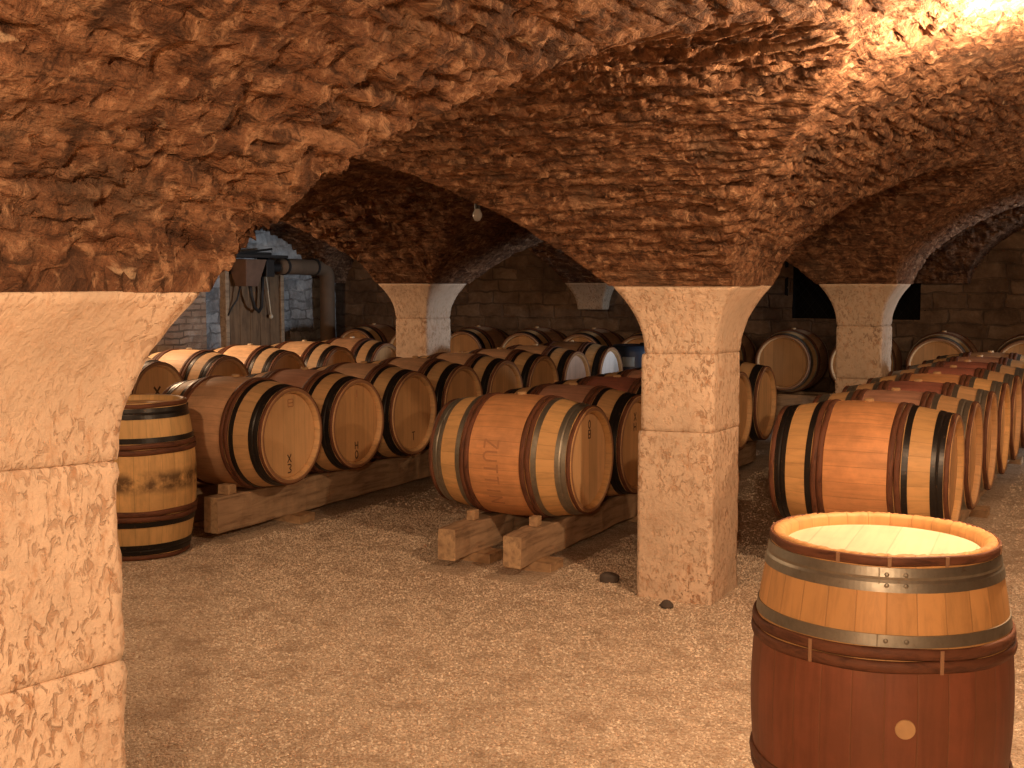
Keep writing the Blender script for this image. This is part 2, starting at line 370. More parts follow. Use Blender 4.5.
def build_ceiling():
    def axis(a, b, f0, f1, fine, coarse):
        return np.concatenate([np.arange(a, f0, coarse), np.arange(f0, f1, fine), np.arange(f1, b+coarse, coarse)])
    xs = axis(WALL_L-.35, WALL_R+.3, -3.9, 2.0, .011, .03); ys = axis(WALL_F-.3, WALL_B+.35, .4, 6.1, .011, .03)
    ex = [XR + FL + i*PX for i in (-2, -1, 0, 1)] + [XR - WX - FL + i*PX for i in (-1, 0, 1)]
    off = np.concatenate([np.linspace(-.02, .05, 22), np.linspace(.056, .14, 12)])
    add = [e+off for e in ex[:4]] + [e-off for e in ex[4:]]
    xs = np.sort(np.concatenate([xs]+add)); xs = xs[np.concatenate([[True], np.diff(xs) > .0015])]
    X, Y = np.meshgrid(xs, ys, indexing='ij')
    # groins wander a little
    Xw = X + .05*(fbm(X*2.2, Y*2.2, 3)-.5); Yw = Y + .05*(fbm(X*2.2+40, Y*2.2, 5)-.5)
    hx, hy, ux, uy = vault_height(Xw, Yw)
    H = np.maximum(np.maximum(hx, hy), .0)
    useY = hy >= hx                                     # this patch belongs to a vault running along X
    along = np.where(useY, X, Y); u = np.where(useY, uy, ux)
    a = np.where(useY, B_, A_)
    R = (a*a+RISE*RISE)/(2*RISE)
    s = arc_len(u, H, a, 0)
    # rubble courses: thin flaky slabs lying along the vault
    hh = np.maximum(hx, hy)
    al = along + .25*(fbm(along*1.3, s*1.3, 21)-.5)
    sw = s + .10*(fbm(along*.9, s*1.8, 23)-.5) + .022*(fbm(along*5, s*7, 24, 3)-.5)
    rowh = .040
    rr = sw/rowh; row = np.floor(rr); rf = rr-row
    rh = .10 + .20*_h(row, row*0, 31)
    cc = al/rh + 7*_h(row, row*0+3, 33); cell = np.floor(cc); cf = cc-cell
    hgt = _h(cell, row, 35)
    edge = np.minimum(np.minimum(rf, 1-rf)*rowh, np.minimum(cf, 1-cf)*rh*.6) + .006*(fbm(along*30, s*40, 36, 3)-.5)
    slab = sstep(edge, .0, .006)*(.25+.75*hgt)
    strata = fbm(al*4.2, sw*30, 41, 5)
    plate = .5*sstep(strata, .45, .49) + .5*sstep(strata, .56, .60)
    crack = sstep(fbm(al*4.0, sw*34, 47, 4), .60, .66)
    missing = sstep(fbm(al*5.5, sw*19, 71, 5), .62, .66)*(1-.85*sstep(-X, .9, 1.7)*sstep(-Y, -3.6, -2.2))
    coarse = fbm(along*2.0, s*2.8, 51, 3)
    lump = fbm(along*7, s*12, 55, 5)
    fine = fbm(along*26, s*46, 61, 3)
    near_left = sstep(-X, .9, 1.7)*sstep(-Y, -3.6, -2.2)   # plastered patch over the nearest pillar
    rough = (.55 + .75*sstep(fbm(X*1.3+3, Y*1.3, 81, 3), .38, .6))*(.40+.80*sstep(hh, .03, .45))
    ro = rough*np.where(useY, 1.15, .62)*(1-.25*near_left)*(.35+.65*sstep(np.abs(hx-hy), .0, .07))
    d = ro*(.011*slab + .015*plate - .024*crack - .022*missing) + .014*(coarse-.5) + .022*(lump-.5)*(.7+.4*near_left) + .014*(fbm(X*16, Y*16+H*16, 58, 5)-.5)*(1+.35*near_left) + .012*(fine-.5)
    d = d - .017*near_left*sstep(fbm(along*10, s*17, 75, 5), .57, .62) - .010*near_left*sstep(fbm(along*24, s*30, 76, 4), .56, .62)
    fade = sstep(hh, -.01, .04)
    d = d*fade
    # normal of the smooth surface, pointing down into the room
    gx = np.gradient(H, xs, axis=0); gy = np.gradient(H, ys, axis=1)
    gx = np.clip(gx, -1.3, 1.3); gy = np.clip(gy, -1.3, 1.3)
    nl = np.sqrt(gx*gx+gy*gy+1)
    V = np.stack([X + gx/nl*d, Y + gy/nl*d, SP + H - d/nl], -1).reshape(-1, 3)
    nx, ny = len(xs), len(ys)
    idx = np.arange(nx*ny).reshape(nx, ny)
    Q = np.stack([idx[:-1, :-1], idx[:-1, 1:], idx[1:, 1:], idx[1:, :-1]], -1).reshape(-1, 4)
    hf = hh.reshape(-1)
    keep = (hf[Q].max(1) > -.5)                          # nothing is built over the solid pillar tops
    Q = Q[keep]
    me = mesh_np('ceiling', V, Q)
    uvl = me.uv_layers.new(name='course')
    uv = np.stack([along.reshape(-1), s.reshape(-1) + np.where(useY.reshape(-1), 11.0, 0)], -1)
    # one faces' corners share a vault so that the courses do not smear over a groin
    fy = useY.reshape(-1)[Q[:, 0]]
    al2 = np.where(fy[:, None], X.reshape(-1)[Q], Y.reshape(-1)[Q])
    uu = np.where(fy[:, None], uy.reshape(-1)[Q], ux.reshape(-1)[Q]); aa = np.where(fy, B_, A_)[:, None]
    RR = (aa*aa+RISE*RISE)/(2*RISE)
    ss = arc_len(uu, H.reshape(-1)[Q], aa, 0) + np.where(fy[:, None], 11.0, 0)
    uvs = np.stack([al2, ss], -1).astype(np.float32)
    if len(me.loops) == uvs.shape[0]*4: uvl.data.foreach_set('uv', uvs.ravel())
    o = obj('ceiling', me, M['vault']); tag(o, kind='structure')
build_ceiling()

# ------------------------------------------------------------------ walls, floor, window
def wall(name, p0, p1, z0, z1, mat, step=.05, amp=.04, nrm=(0, 1), hole=None):
    L = math.dist(p0, p1); n = int(L/step); m = int((z1-z0)/step)
    t = np.linspace(0, L, n); z = np.linspace(z0, z1, m)
    T, Z = np.meshgrid(t, z, indexing='ij')
    dx, dy = (p1[0]-p0[0])/L, (p1[1]-p0[1])/L
    d = amp*(fbm(T*2.2, Z*4, 91+len(name)) - .5) + .018*(fbm(T*9, Z*16, 93)-.5)
    V = np.stack([p0[0]+dx*T+nrm[0]*d, p0[1]+dy*T+nrm[1]*d, Z], -1).reshape(-1, 3)
    idx = np.arange(n*m).reshape(n, m)
    Q = np.stack([idx[:-1, :-1], idx[1:, :-1], idx[1:, 1:], idx[:-1, 1:]], -1).reshape(-1, 4)
    if hole is not None:
        tc = T.reshape(-1)[Q].mean(1); zc = Z.reshape(-1)[Q].mean(1)
        Q = Q[~((tc > hole[0]) & (tc < hole[1]) & (zc > hole[2]) & (zc < hole[3]))]
    me = mesh_np(name, V, Q); uvl = me.uv_layers.new(name='uv')
    uvl.data.foreach_set('uv', np.stack([T.reshape(-1)[Q], Z.reshape(-1)[Q]], -1).astype(np.float32).ravel())
    o = obj(name, me, mat); tag(o, kind='structure'); return o
WX0, WX1, WZ0, WZ1 = -3.68, -2.20, 1.15, 1.98
wall('wall_back', (WALL_L-.2, WALL_B), (WALL_R, WALL_B), -.05, 2.6, M['wall_back'], .05, .05, (0, -1), (WX0-(WALL_L-.2), WX1-(WALL_L-.2), WZ0, WZ1))
wall('wall_left', (WALL_L, WALL_F), (WALL_L, WALL_B+.1), -.05, 2.6, M['wall_left'], .05, .05, (1, 0))
DY0, DY1, DZ1 = 10.9, 12.5, 2.02
wall('wall_right', (WALL_R, WALL_F), (WALL_R, WALL_B+.1), -.05, 2.6, M['wall_back'], .05, .04, (-1, 0), (DY0-WALL_F, DY1-WALL_F, .9, DZ1))
wall('wall_front', (WALL_L, WALL_F), (WALL_R, WALL_F), -.05, 2.6, M['wall_back'], .08, .04, (0, 1))
# brick pier standing proud at the near part of the left wall
bm = bmesh.new(); add_box(bm, (WALL_L+.13, 8.9, 1.25), (.30, 4.6, 2.7), .015)
o = obj('trim_1', bm, M['brick']); tag(o, kind='structure')
uvl = o.data.uv_layers.new(name='uv')
for lp in o.data.loops:
    c = o.data.vertices[lp.vertex_index].co; uvl.data[lp.index].uv = (c.y + c.x, c.z)
# floor
def floor_h(X, Y): return .028*(fbm(X*.7, Y*.7, 101, 3)-.5) + .010*(fbm(X*4, Y*4, 103, 3)-.5)
xs = np.concatenate([np.arange(WALL_L-.3, -5.5, .08), np.arange(-5.5, 1.5, .025), np.arange(1.5, WALL_R+.4, .08)])
ys = np.concatenate([np.arange(WALL_F-.3, 1.5, .08), np.arange(1.5, 7, .025), np.arange(7, WALL_B+.4, .08)])
X, Y = np.meshgrid(xs, ys, indexing='ij'); Z = floor_h(X, Y)
idx = np.arange(X.size).reshape(X.shape)
me = mesh_np('floor', np.stack([X, Y, Z], -1).reshape(-1, 3), np.stack([idx[:-1, :-1], idx[1:, :-1], idx[1:, 1:], idx[:-1, 1:]], -1).reshape(-1, 4))
tag(obj('floor', me, M['gravel']), kind='structure')
def gz(x, y): return float(floor_h(np.array([x]), np.array([y]))[0])
# loose gravel
def gravel(n, xr, yr, r0, r1, test=None):
    px = rng.uniform(*xr, n); py = rng.uniform(*yr, n)
    if test is not None:
        k = test(px, py); px, py = px[k], py[k]
    n = len(px); pz = floor_h(px, py)
    base = np.array([[1, 0, 0], [0, 1, 0], [-1, 0, 0], [0, -1, 0], [0, 0, .7], [0, 0, -.7]], float)
    F = np.array([[0, 1, 4], [1, 2, 4], [2, 3, 4], [3, 0, 4], [1, 0, 5], [2, 1, 5], [3, 2, 5], [0, 3, 5]])
    r = r0 + (r1-r0)*rng.random(n)**2.2
    an = rng.uniform(0, 2*PI, n); st = rng.uniform(.65, 1.5, n)
    P = base[None]*(1+.35*(rng.random((n, 6, 3))-.5)); P[:, :, 0] *= st[:, None]
    c, s = np.cos(an)[:, None], np.sin(an)[:, None]
    x = P[:, :, 0]*c - P[:, :, 1]*s; y = P[:, :, 0]*s + P[:, :, 1]*c
    tl = rng.uniform(-.5, .5, n)[:, None]; z = P[:, :, 2] + tl*x
    V = np.stack([px[:, None]+x*r[:, None], py[:, None]+y*r[:, None], pz[:, None]+z*r[:, None]+r[:, None]*.25], -1).reshape(-1, 3)
    Q = (F[None] + (np.arange(n)*6)[:, None, None]).reshape(-1, 3)
    return V, Q
def in_view(x, y):
    cx = x*math.cos(YAW)+y*math.sin(YAW); cz = -x*math.sin(YAW)+y*math.cos(YAW)
    return (np.abs(cx) < cz*.50+.3) & (cz > 2.6)
def clear(x, y):
    k = in_view(x, y)
    k &= ~((x > XR-WX-.01) & (x < XR+.01) & (y > YN-.01) & (y < YN+WY+.01))
    for rx_ in (-2.93, -3.33, -4.96, -5.32, -1.48, -1.00, -7.25, -7.65): k &= ~((np.abs(x-rx_-.02) < .15) & (y > 5.5))
    for bx_, by_ in ((-.603, 3.364), (-5.19, 5.16)): k &= (x-bx_)**2+(y-by_)**2 > .32**2
    return k
V1, Q1 = gravel(230000, (-5.4, 1.2), (1.8, 7.0), .0028, .0072, clear)
V2, Q2 = gravel(40000, (-9, 1.2), (6.5, 11), .005, .010, clear)
V = np.concatenate([V1, V2]); Q = np.concatenate([Q1, Q2+len(V1)])
o = obj('loose_gravel', mesh_np('loose_gravel', V, Q, False), M['pebble'])
tag(o, 'loose beige gravel strewn over the cellar floor', 'gravel', kind='stuff')

# window in the back wall: a dark opening behind wire mesh
wn = bpy.data.objects.new('window_1', None); COL.objects.link(wn); wn.location = ((WX0+WX1)/2, WALL_B, WZ0); wn['kind'] = 'structure'
M['void'] = mat_plain('unlit_shaft', (.006, .005, .005), .95); M['wire'] = mat_plain('rusty_wire', (.022, .018, .015), .6, .3)
bm = bmesh.new(); w = WX1-WX0+.12; h = WZ1-WZ0+.12
add_box(bm, (0, .62, h/2-.06), (w, .04, h), 0); add_box(bm, (-w/2, .32, h/2-.06), (.04, .62, h)); add_box(bm, (w/2, .32, h/2-.06), (.04, .62, h))
add_box(bm, (0, .32, -.06), (w, .62, .04)); add_box(bm, (0, .32, h-.06), (w, .62, .04))
obj('window_recess', bm, M['void'], wn)
bm = bmesh.new(); ww = (WX1-WX0)/2; hh_ = WZ1-WZ0
for i in range(-14, 30):
    x0 = -ww + i*.11
    for sgn in (1, -1):
        a, b = (x0, 0), (x0+sgn*hh_*.8, hh_)
        pts = []
        for t in np.linspace(0, 1, 24):
            xx = a[0]+(b[0]-a[0])*t
            if -ww < xx < ww: pts.append((xx, .05, a[1]+(b[1]-a[1])*t))
        if len(pts) > 1: add_tube(bm, [pts[0], pts[-1]], .0022, 4)
obj('wire_mesh', bm, M['wire'], wn)

# doorway in the far right wall where daylight comes in
dn = bpy.data.objects.new('window_2', None); COL.objects.link(dn); dn.location = (WALL_R, (DY0+DY1)/2, .9); dn['kind'] = 'structure'
bm = bmesh.new()
for s in (-1, 1): add_box(bm, (.06, s*(DY1-DY0)/2, .56), (.24, .09, 1.2), .006)
add_box(bm, (.06, 0, 1.12), (.24, DY1-DY0+.1, .09), .006); add_box(bm, (.06, 0, 0), (.28, DY1-DY0+.2, .07), .006); add_box(bm, (.06, 0, .56), (.05, .05, 1.1), .004)
obj('window_frame', bm, M['chock'], dn)

# ------------------------------------------------------------------ pillars
def block(name, x0, x1, y0, y1, z0, z1, mat, parent, flare=0, seed=0, pit=.006, tilt=0):
    n = 18; zn = max(8, int((z1-z0)/.022)); cx, cy = (x0+x1)/2, (y0+y1)/2
    hw, hd = (x1-x0)/2, (y1-y0)/2
    per = []
    for i in range(n): per.append((-1+2*i/n, -1))
    for i in range(n): per.append((1, -1+2*i/n))
    for i in range(n): per.append((1-2*i/n, 1))
    for i in range(n): per.append((-1, 1-2*i/n))
    per = np.array(per); k = len(per)
    rows = []; zz = np.linspace(z0, z1, zn)
    s = np.arange(k)
    zz = np.concatenate([[z0], [z0+.004], zz[1:-1], [z1-.004], [z1]])
    for j, z in enumerate(zz):
        t = (z-z0)/(z1-z0); e = flare*t**2.1
        ins = .009 if j in (0, len(zz)-1) else (.003 if j in (1, len(zz)-2) else 0)
        px_ = per[:, 0]*(hw+e-ins); py_ = per[:, 1]*(hd+e-ins)
        cor = (np.abs(per[:, 0]) > .99) & (np.abs(per[:, 1]) > .99)
        px_ = np.where(cor, px_*.982, px_); py_ = np.where(cor, py_*.982, py_)
        arc = s*4*(hw+hd)/k
        d = pit*1.5*(fbm(arc*9+seed*7, z*9+seed, 111+seed, 4)-.5) + pit*1.2*(fbm(arc*30, z*30, 121+seed, 2)-.5)
        wrap = np.minimum(s, k-s)/6.0; d = d*np.clip(wrap, 0, 1)
        zt = z + tilt*(px_+py_)*(1-abs(2*t-1))*0
        rows.append(np.stack([cx+px_+per[:, 0]*d*(np.abs(per[:, 0]) > .99), cy+py_+per[:, 1]*d*(np.abs(per[:, 1]) > .99),
                              np.full(k, z) + tilt*(px_ - py_)*(1 if z1 < SP-.01 and j > len(zz)//2 else 0)*t + tilt*(px_-py_)*(1 if z0 > .01 else 0)*(1-t)], -1))
    V = np.concatenate(rows); m = len(zz)
    idx = np.arange(m*k).reshape(m, k); nx = np.roll(idx, -1, 1)
    Q = np.stack([idx[:-1], nx[:-1], nx[1:], idx[1:]], -1).reshape(-1, 4)
    me = mesh_np(name, V, Q)
    bm = bmesh.new(); bm.from_mesh(me); bm.verts.ensure_lookup_table()
    bm.faces.new([bm.verts[i] for i in range(k)][::-1]); bm.faces.new([bm.verts[(m-1)*k+i] for i in range(k)])
    bpy.data.meshes.remove(me)
    o = obj(name, bm, mat, None)
    o.data.polygons.foreach_set('use_smooth', [True]*len(o.data.polygons))
    # local coordinates about the pillar's base
    o.data.transform(Matrix.Translation((-parent.location.x, -parent.location.y, -parent.location.z)))
    o.parent = parent
    return o
def pillar(ix, iy, label, mat, seed, grp=None, clipY=None, joints=(.81,), tilt=.0, foot=0.0):
    x1 = XR + ix*PX; x0 = x1-WX; y0 = YN + iy*PY; y1 = y0+WY
    p = empty('stone_pillar', ((x0+x1)/2, (y0+y1)/2, 0)); tag(p, label, 'pillar', grp)
    zc = SP-CAPH
    block('capital', x0, x1, y0, y1, zc, SP+.003, mat, p, FL, seed, .005, tilt)
    zs = [-.04] + list(joints) + [zc]
    for a, b in zip(zs[:-1], zs[1:]): block('shaft_block', x0-foot*(1 if a < .5 else .5), x1, y0, y1, a, b, mat, p, 0, seed+3+int(a*10), .006, tilt)
    return p
pillar(0, -1, 'nearest pale limestone pillar, cut off by the left edge of the photo', M['pillar'], 1, joints=(.32, .815), tilt=.06)
pillar(0, 0, 'pale limestone pillar standing alone in the foreground gravel, right of the middle barrel row', M['pillar'], 2, joints=(.84,), tilt=.02, foot=.03)
pillar(-1, 1, 'distant limestone pillar seen between the two left arches, side washed by bluish daylight', M['pillar'], 3, joints=(.80,))
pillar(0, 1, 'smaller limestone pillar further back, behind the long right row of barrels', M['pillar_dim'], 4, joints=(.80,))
pillar(-1, 0, 'limestone pillar of the left line, hidden behind the nearest pillar', M['pillar'], 5, joints=(.80,))
cx_, cy_ = XR - PX - WX/2, YN + 2*PY + WY/2
cp = empty('stone_corbel', (cx_, cy_, SP-CAPH)); tag(cp, 'flared pale stone corbel set into the dark back wall, seen through the middle arch', 'corbel')
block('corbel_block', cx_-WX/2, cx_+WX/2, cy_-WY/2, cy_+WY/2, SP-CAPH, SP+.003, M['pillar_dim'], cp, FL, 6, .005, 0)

# ------------------------------------------------------------------ barrels
BL, RB, RH = .90, .350, .294
HB = BL/2
def rad(z): return RH + (RB-RH)*(1-(abs(z)/HB)**1.9)
def band(name, z0, z1, th, mat, seg=5, lift=.0005, rivets=False, mid=False, n=96):
    bm = bmesh.new(); pr = []
    zs = np.linspace(z0, z1, seg)
    for z in zs: pr.append((rad(z)+th+lift, z))
    if mid:
        pr = []
        for z in np.linspace(z0, z1, 9):
            dz = abs(z-(z0+z1)/2); pr.append((rad(z)+th+lift-(.0025 if dz < .003 else 0), z))
    for z in zs[::-1]: pr.append((rad(z)-.002, z))
    add_lathe(bm, pr, n, True)
    if rivets:
        a0 = rivets
        zm = [(z0*.72+z1*.28), (z0*.28+z1*.72)] if abs(z1-z0) > .05 else [(z0+z1)/2]
        for z in zm:
            for da in (0, .15):
                a = a0+da; r = rad(z)+th+.001
                mtx = Matrix.Translation((r*math.cos(a), r*math.sin(a), z)) @ Matrix.Rotation(a, 4, 'Z') @ Matrix.Diagonal((.5, 1, 1, 1))
                bmesh.ops.create_uvsphere(bm, u_segments=10, v_segments=6, radius=.0062, matrix=mtx)
        a = a0-.06; z = (z0+z1)/2; r = rad(z)+th   # lapped end of the strap
        add_box(bm, ((r+.001)*math.cos(a), (r+.001)*math.sin(a), z), (.004, .003, abs(z1-z0)*.98), 0, None)
    return bm
def withy_bm(z0, z1, th, strands, seed=0, n=120):
    """hoops of split chestnut lying side by side, with little bindings"""
    bm = bmesh.new(); w = (z1-z0)/strands; rr = random.Random(seed)
    for s in range(strands):
        c = z0+w*(s+.5); ph = rr.uniform(0, 6)
        rings = []
        for k in range(n):
            a = 2*PI*k/n
            wob = .0018*math.sin(3*a+ph)+.0012*math.sin(7*a+ph*2); tk = th*(1+.12*math.sin(5*a+ph))
            ring = []
            for q in range(8):
                b = 2*PI*q/8
                z = c+wob+math.sin(b)*w*.50; r = rad(c)+tk*.35+math.cos(b)*tk*.72
                ring.append(bm.verts.new((r*math.cos(a), r*math.sin(a), z)))
            rings.append(ring)
        for k in range(n):
            A, B = rings[k], rings[(k+1) % n]
            for q in range(8): bm.faces.new((A[q], B[q], B[(q+1) % 8], A[(q+1) % 8]))
    return bm
def tie_bm(z0, z1, th, angs):
    bm = bmesh.new()
    for a in angs:
        z = (z0+z1)/2; r = rad(z)+th*.98
        vs_ = add_box(bm, (0, 0, 0), (.004, .010, (z1-z0)*.95), .0012)
        bmesh.ops.rotate(bm, cent=(0, 0, 0), matrix=Matrix.Rotation(a, 3, 'Z'), verts=vs_)
        bmesh.ops.translate(bm, vec=(r*math.cos(a), r*math.sin(a), z), verts=vs_)
    return bm
def staves_bm(chip=0, n=108):
    bm = bmesh.new(); pr = []
    for z in np.linspace(-HB+.004, HB-.004, 33): pr.append((rad(z), z))
    pr += [(rad(HB)-.003, HB), (RH-.016, HB), (RH-.030, HB-.012), (RH-.033, HB-.05)]
    pr = [(RH-.033, -HB+.05), (RH-.030, -HB+.012), (RH-.016, -HB), (rad(HB)-.003, -HB)] + pr
    add_lathe(bm, pr, n, True)
    if chip:
        rr = random.Random(chip)
        for v in bm.verts:
            if v.co.z > HB-.006: v.co.z -= rr.uniform(0, .005)
    return bm
def head_bm(s):
    bm = bmesh.new(); z = s*(HB-.034)
    add_lathe(bm, [(0, z), (RH-.038, z), (RH-.031, z-s*.006), (RH-.031, z-s*.02), (0, z-s*.02)], 72)
    bmesh.ops.recalc_face_normals(bm, faces=bm.faces); return bm
# every barrel has the same parts; end = how far each hoop lies from its end
HOOPS = [('chime', .004, .030), ('iron', .032, .092), ('iron', .196, .226), ('withy', .228, .292)]
def make_barrel(iron, body, head, detail=False, bung='bung'):
    root = empty('wine_barrel', (0, 0, 0)); parts = []
    ch = 5 if detail else 0
    parts.append(obj('staves', staves_bm(ch, 216 if detail else 108), M[body], root, True))
    for s in (-1, 1):
        parts.append(obj('head', head_bm(s), M[head], root))
        for kind, a, b in HOOPS:
            z0, z1 = sorted((s*(HB-a), s*(HB-b)))
            if kind == 'iron':
                bm = band('h', z0, z1, .0025, None, 5, .0008, (3.30 if detail else 2.2), b-a > .05, 144 if detail else 96)
                hp = obj('iron_hoop', bm, M[iron], root, False); parts.append(hp)
            elif kind == 'chime':
                hp = obj('wooden_hoop', withy_bm(z0, z1, .007, 1, int(s)+9), M['withy'], root, True); parts.append(hp)
                if detail:
                    for an in (.3, 1.5, 2.9, 3.32, 3.8, 4.6, 5.6): obj('binding', tie_bm(z0, z1, .008, [an]), M['tie'], hp)
            else:
                hp = obj('wooden_hoop', withy_bm(z0, z1, .010, 2, int(s)+4), M['withy'], root, True); parts.append(hp)
                if detail:
                    for an in (.4, 1.2, 2.75, 3.7, 5.2): obj('binding', tie_bm(z0, z1, .0115, [an]), M['tie'], hp)
    bm = bmesh.new()
    if not detail:
        add_lathe(bm, [(0, .014), (.022, .014), (.026, .008), (.026, -.01), (0, -.01)], 20)
    else: add_lathe(bm, [(0, .003), (.024, .003), (.0255, .001), (.0255, -.01), (0, -.01)], 28)
    bmesh.ops.recalc_face_normals(bm, faces=bm.faces)
    bg = obj('bung', bm, M[bung], root); parts.append(bg)
    return root
def set_mat(o, m): o.material_slots[0].link = 'OBJECT'; o.material_slots[0].material = M[m]
LIE = Matrix.Rotation(PI/2, 4, 'Y')                     # axis of the barrel goes from local Z to local X
def lay(root, roll=0.0, pitch=0.0):
    """turn a barrel onto its side: parts keep the barrel axis as their own Z axis"""
    for c in root.children:
        if c.name.startswith('bung'):
            c.matrix_local = Matrix.Translation((0, 0, RB)) @ LIE @ Matrix.Rotation(roll, 4, 'Z') @ Matrix.Translation((-RB, 0, 0)) @ Matrix.Rotation(-PI/2, 4, 'Y')
        else: c.matrix_local = Matrix.Translation((0, 0, RB)) @ LIE @ Matrix.Rotation(roll, 4, 'Z')
def stand(root, bung_ang, dz=0.0):
    for c in root.children:
        if c.name.startswith('bung'):
            c.matrix_local = Matrix.Translation((0, 0, HB+dz)) @ Matrix.Rotation(bung_ang, 4, 'Z') @ Matrix.Translation((RB, 0, 0)) @ Matrix.Rotation(PI/2, 4, 'Y')
        else: c.matrix_local = Matrix.Translation((0, 0, HB)) @ Matrix.Rotation(bung_ang-3.45, 4, 'Z')

# marks burnt or stencilled on the barrels: strokes drawn in a unit box
GLYPH = {
 'X': [[(0, 0), (1, 1)], [(0, 1), (1, 0)]], 'Z': [[(0, 1), (1, 1), (0, 0), (1, 0)]], 'I': [[(.5, 0), (.5, 1)]],
 'T': [[(0, 1), (1, 1)], [(.5, 1), (.5, 0)]], 'U': [[(0, 1), (0, .2), (.3, 0), (.7, 0), (1, .2), (1, 1)]], 'N': [[(0, 0), (0, 1), (1, 0), (1, 1)]],
 '3': [[(0, 1), (.8, 1), (1, .75), (.5, .5), (1, .25), (.8, 0), (0, 0)]],
 'O': [[(.5+.5*math.cos(t), .5+.5*math.sin(t)) for t in np.linspace(0, 2*PI, 17)]],
 'B': [[(0, 0), (0, 1), (1, 1), (1, 0), (0, 0)], [(0, .5), (1, .5)]],
 'H': [[(0, 0), (0, 1)], [(1, 0), (1, 1)], [(0, .5), (1, .5)]],
}
def strokes(bm, g, place, w):
    """place(u,v) -> (point, normal); flat ribbons of ink with a little thickness"""
    for line in GLYPH[g]:
        for (a, b) in zip(line[:-1], line[1:]):
            m = 5
            pa = [place(a[0]+(b[0]-a[0])*i/m, a[1]+(b[1]-a[1])*i/m) for i in range(m+1)]
            prev = None
            for i in range(m+1):
                P, N = pa[i]; Q_ = pa[min(i+1, m)][0]; P0 = pa[max(i-1, 0)][0]
                side = (Q_-P0).cross(N)
                if side.length < 1e-7: continue
                side = side.normalized()*w/2
                cur = [bm.verts.new(P-side+N*.0002), bm.verts.new(P+side+N*.0002), bm.verts.new(P+side+N*.0009), bm.verts.new(P-side+N*.0009)]
                if prev:
                    for q in range(4): bm.faces.new((prev[q], prev[(q+1) % 4], cur[(q+1) % 4], cur[q]))
                prev = cur
def head_marks(root, text, cy, cz, w, h, end=1, mat='stamp', sw=.008):
    """marks on the visible head, stacked downwards from (cy,cz) in the upright head plane"""
    bm = bmesh.new(); x = end*(HB-.034)
    for i, g in enumerate(text):
        z0 = cz - i*(h*1.25)
        def place(u, v, z0=z0): return Vector((x, cy+(u-.5)*w*end, z0+(v-.5)*h)), Vector((end, 0, 0))
        strokes(bm, g, place, sw)
    bmesh.ops.recalc_face_normals(bm, faces=bm.faces)
    o = obj('brand_mark', bm, M[mat], root); o.location = (0, 0, RB); return o

protos = {}
count = [0]
def barrel(key, iron, body, head, x, y, zc, axis='x', label='', group=None, bung='bung', roll=None):
    if iron not in protos:
        b = make_barrel(iron, body, head, False); protos[iron] = b; first = True
    else: b = copy_tree(protos[iron])
    # strip marks never belong to the prototype: they are added after copying
    lay(b, 0 if roll is None else roll)
    for c in b.children:
        n = c.name.split('.')[0]
        if n == 'staves': set_mat(c, body)
        elif n == 'head': set_mat(c, head)
        elif n == 'bung': set_mat(c, bung)
    b.location = (x, y, zc-RB); b.rotation_euler = (0, 0, 0 if axis == 'x' else -PI/2)
    if random.random() < 1: b.rotation_euler.z += random.uniform(-.012, .012)
    tag(b, label, 'barrel', group)
    return b
# build both prototypes first so that marks never get copied
protos['black'] = make_barrel('black', 'b_tan', 'h_oak'); protos['grey'] = make_barrel('grey', 'b_orange', 'h_gold')
proto_roots = dict(protos); used = {'black': False, 'grey': False}
_copy = copy_tree
def new_barrel(iron, body, head, x, y, zc, label, group, axis='x', bung='bung', roll=0.0, jit=True):
    b = _copy(protos[iron])
    lay(b, roll)
    for c in b.children:
        n = c.name.split('.')[0]
        if n == 'staves': set_mat(c, body)
        elif n == 'head': set_mat(c, head)
        elif n == 'bung': set_mat(c, bung)
    b.location = (x, y, zc-RB)
    b.rotation_euler = (0, 0, (0 if axis == 'x' else -PI/2) + (random.uniform(-.006, .006) if jit else 0))
    tag(b, label, 'barrel', group); return b

ORD = ['first', 'second', 'third', 'fourth', 'fifth', 'sixth', 'seventh', 'eighth', 'ninth', 'tenth']
PITCH = .710
# middle row (M)
MX, MY, MZ = -3.13, 6.12, .585
specs = [('grey', 'b_orange', 'h_gold', 'front barrel of the middle row, with dull grey metal hoops and an orange belly'),
         ('black', 'b_pink', 'h_oak', 'black-hooped barrel directly behind the grey-hooped front barrel of the middle row'),
         ('black', 'b_wine', 'h_oak', 'wine-red barrel third from the front in the middle row, beside the foreground pillar'),
         ('black', 'b_pink', 'h_oak', 'barrel fourth from the front in the middle row, hidden behind the foreground pillar'),
         ('black', 'b_tan', 'h_oak', 'barrel last but one in the middle row, its head just right of the foreground pillar'),
         ('black', 'b_tan', 'h_gold', 'last barrel of the middle row, narrow bright head visible right of the foreground pillar')]
mrow = []
for i, (ir, bo, he, lb) in enumerate(specs):
    mrow.append(new_barrel(ir, bo, he, MX, MY+i*PITCH, MZ, lb, 'barrels of the middle row'))
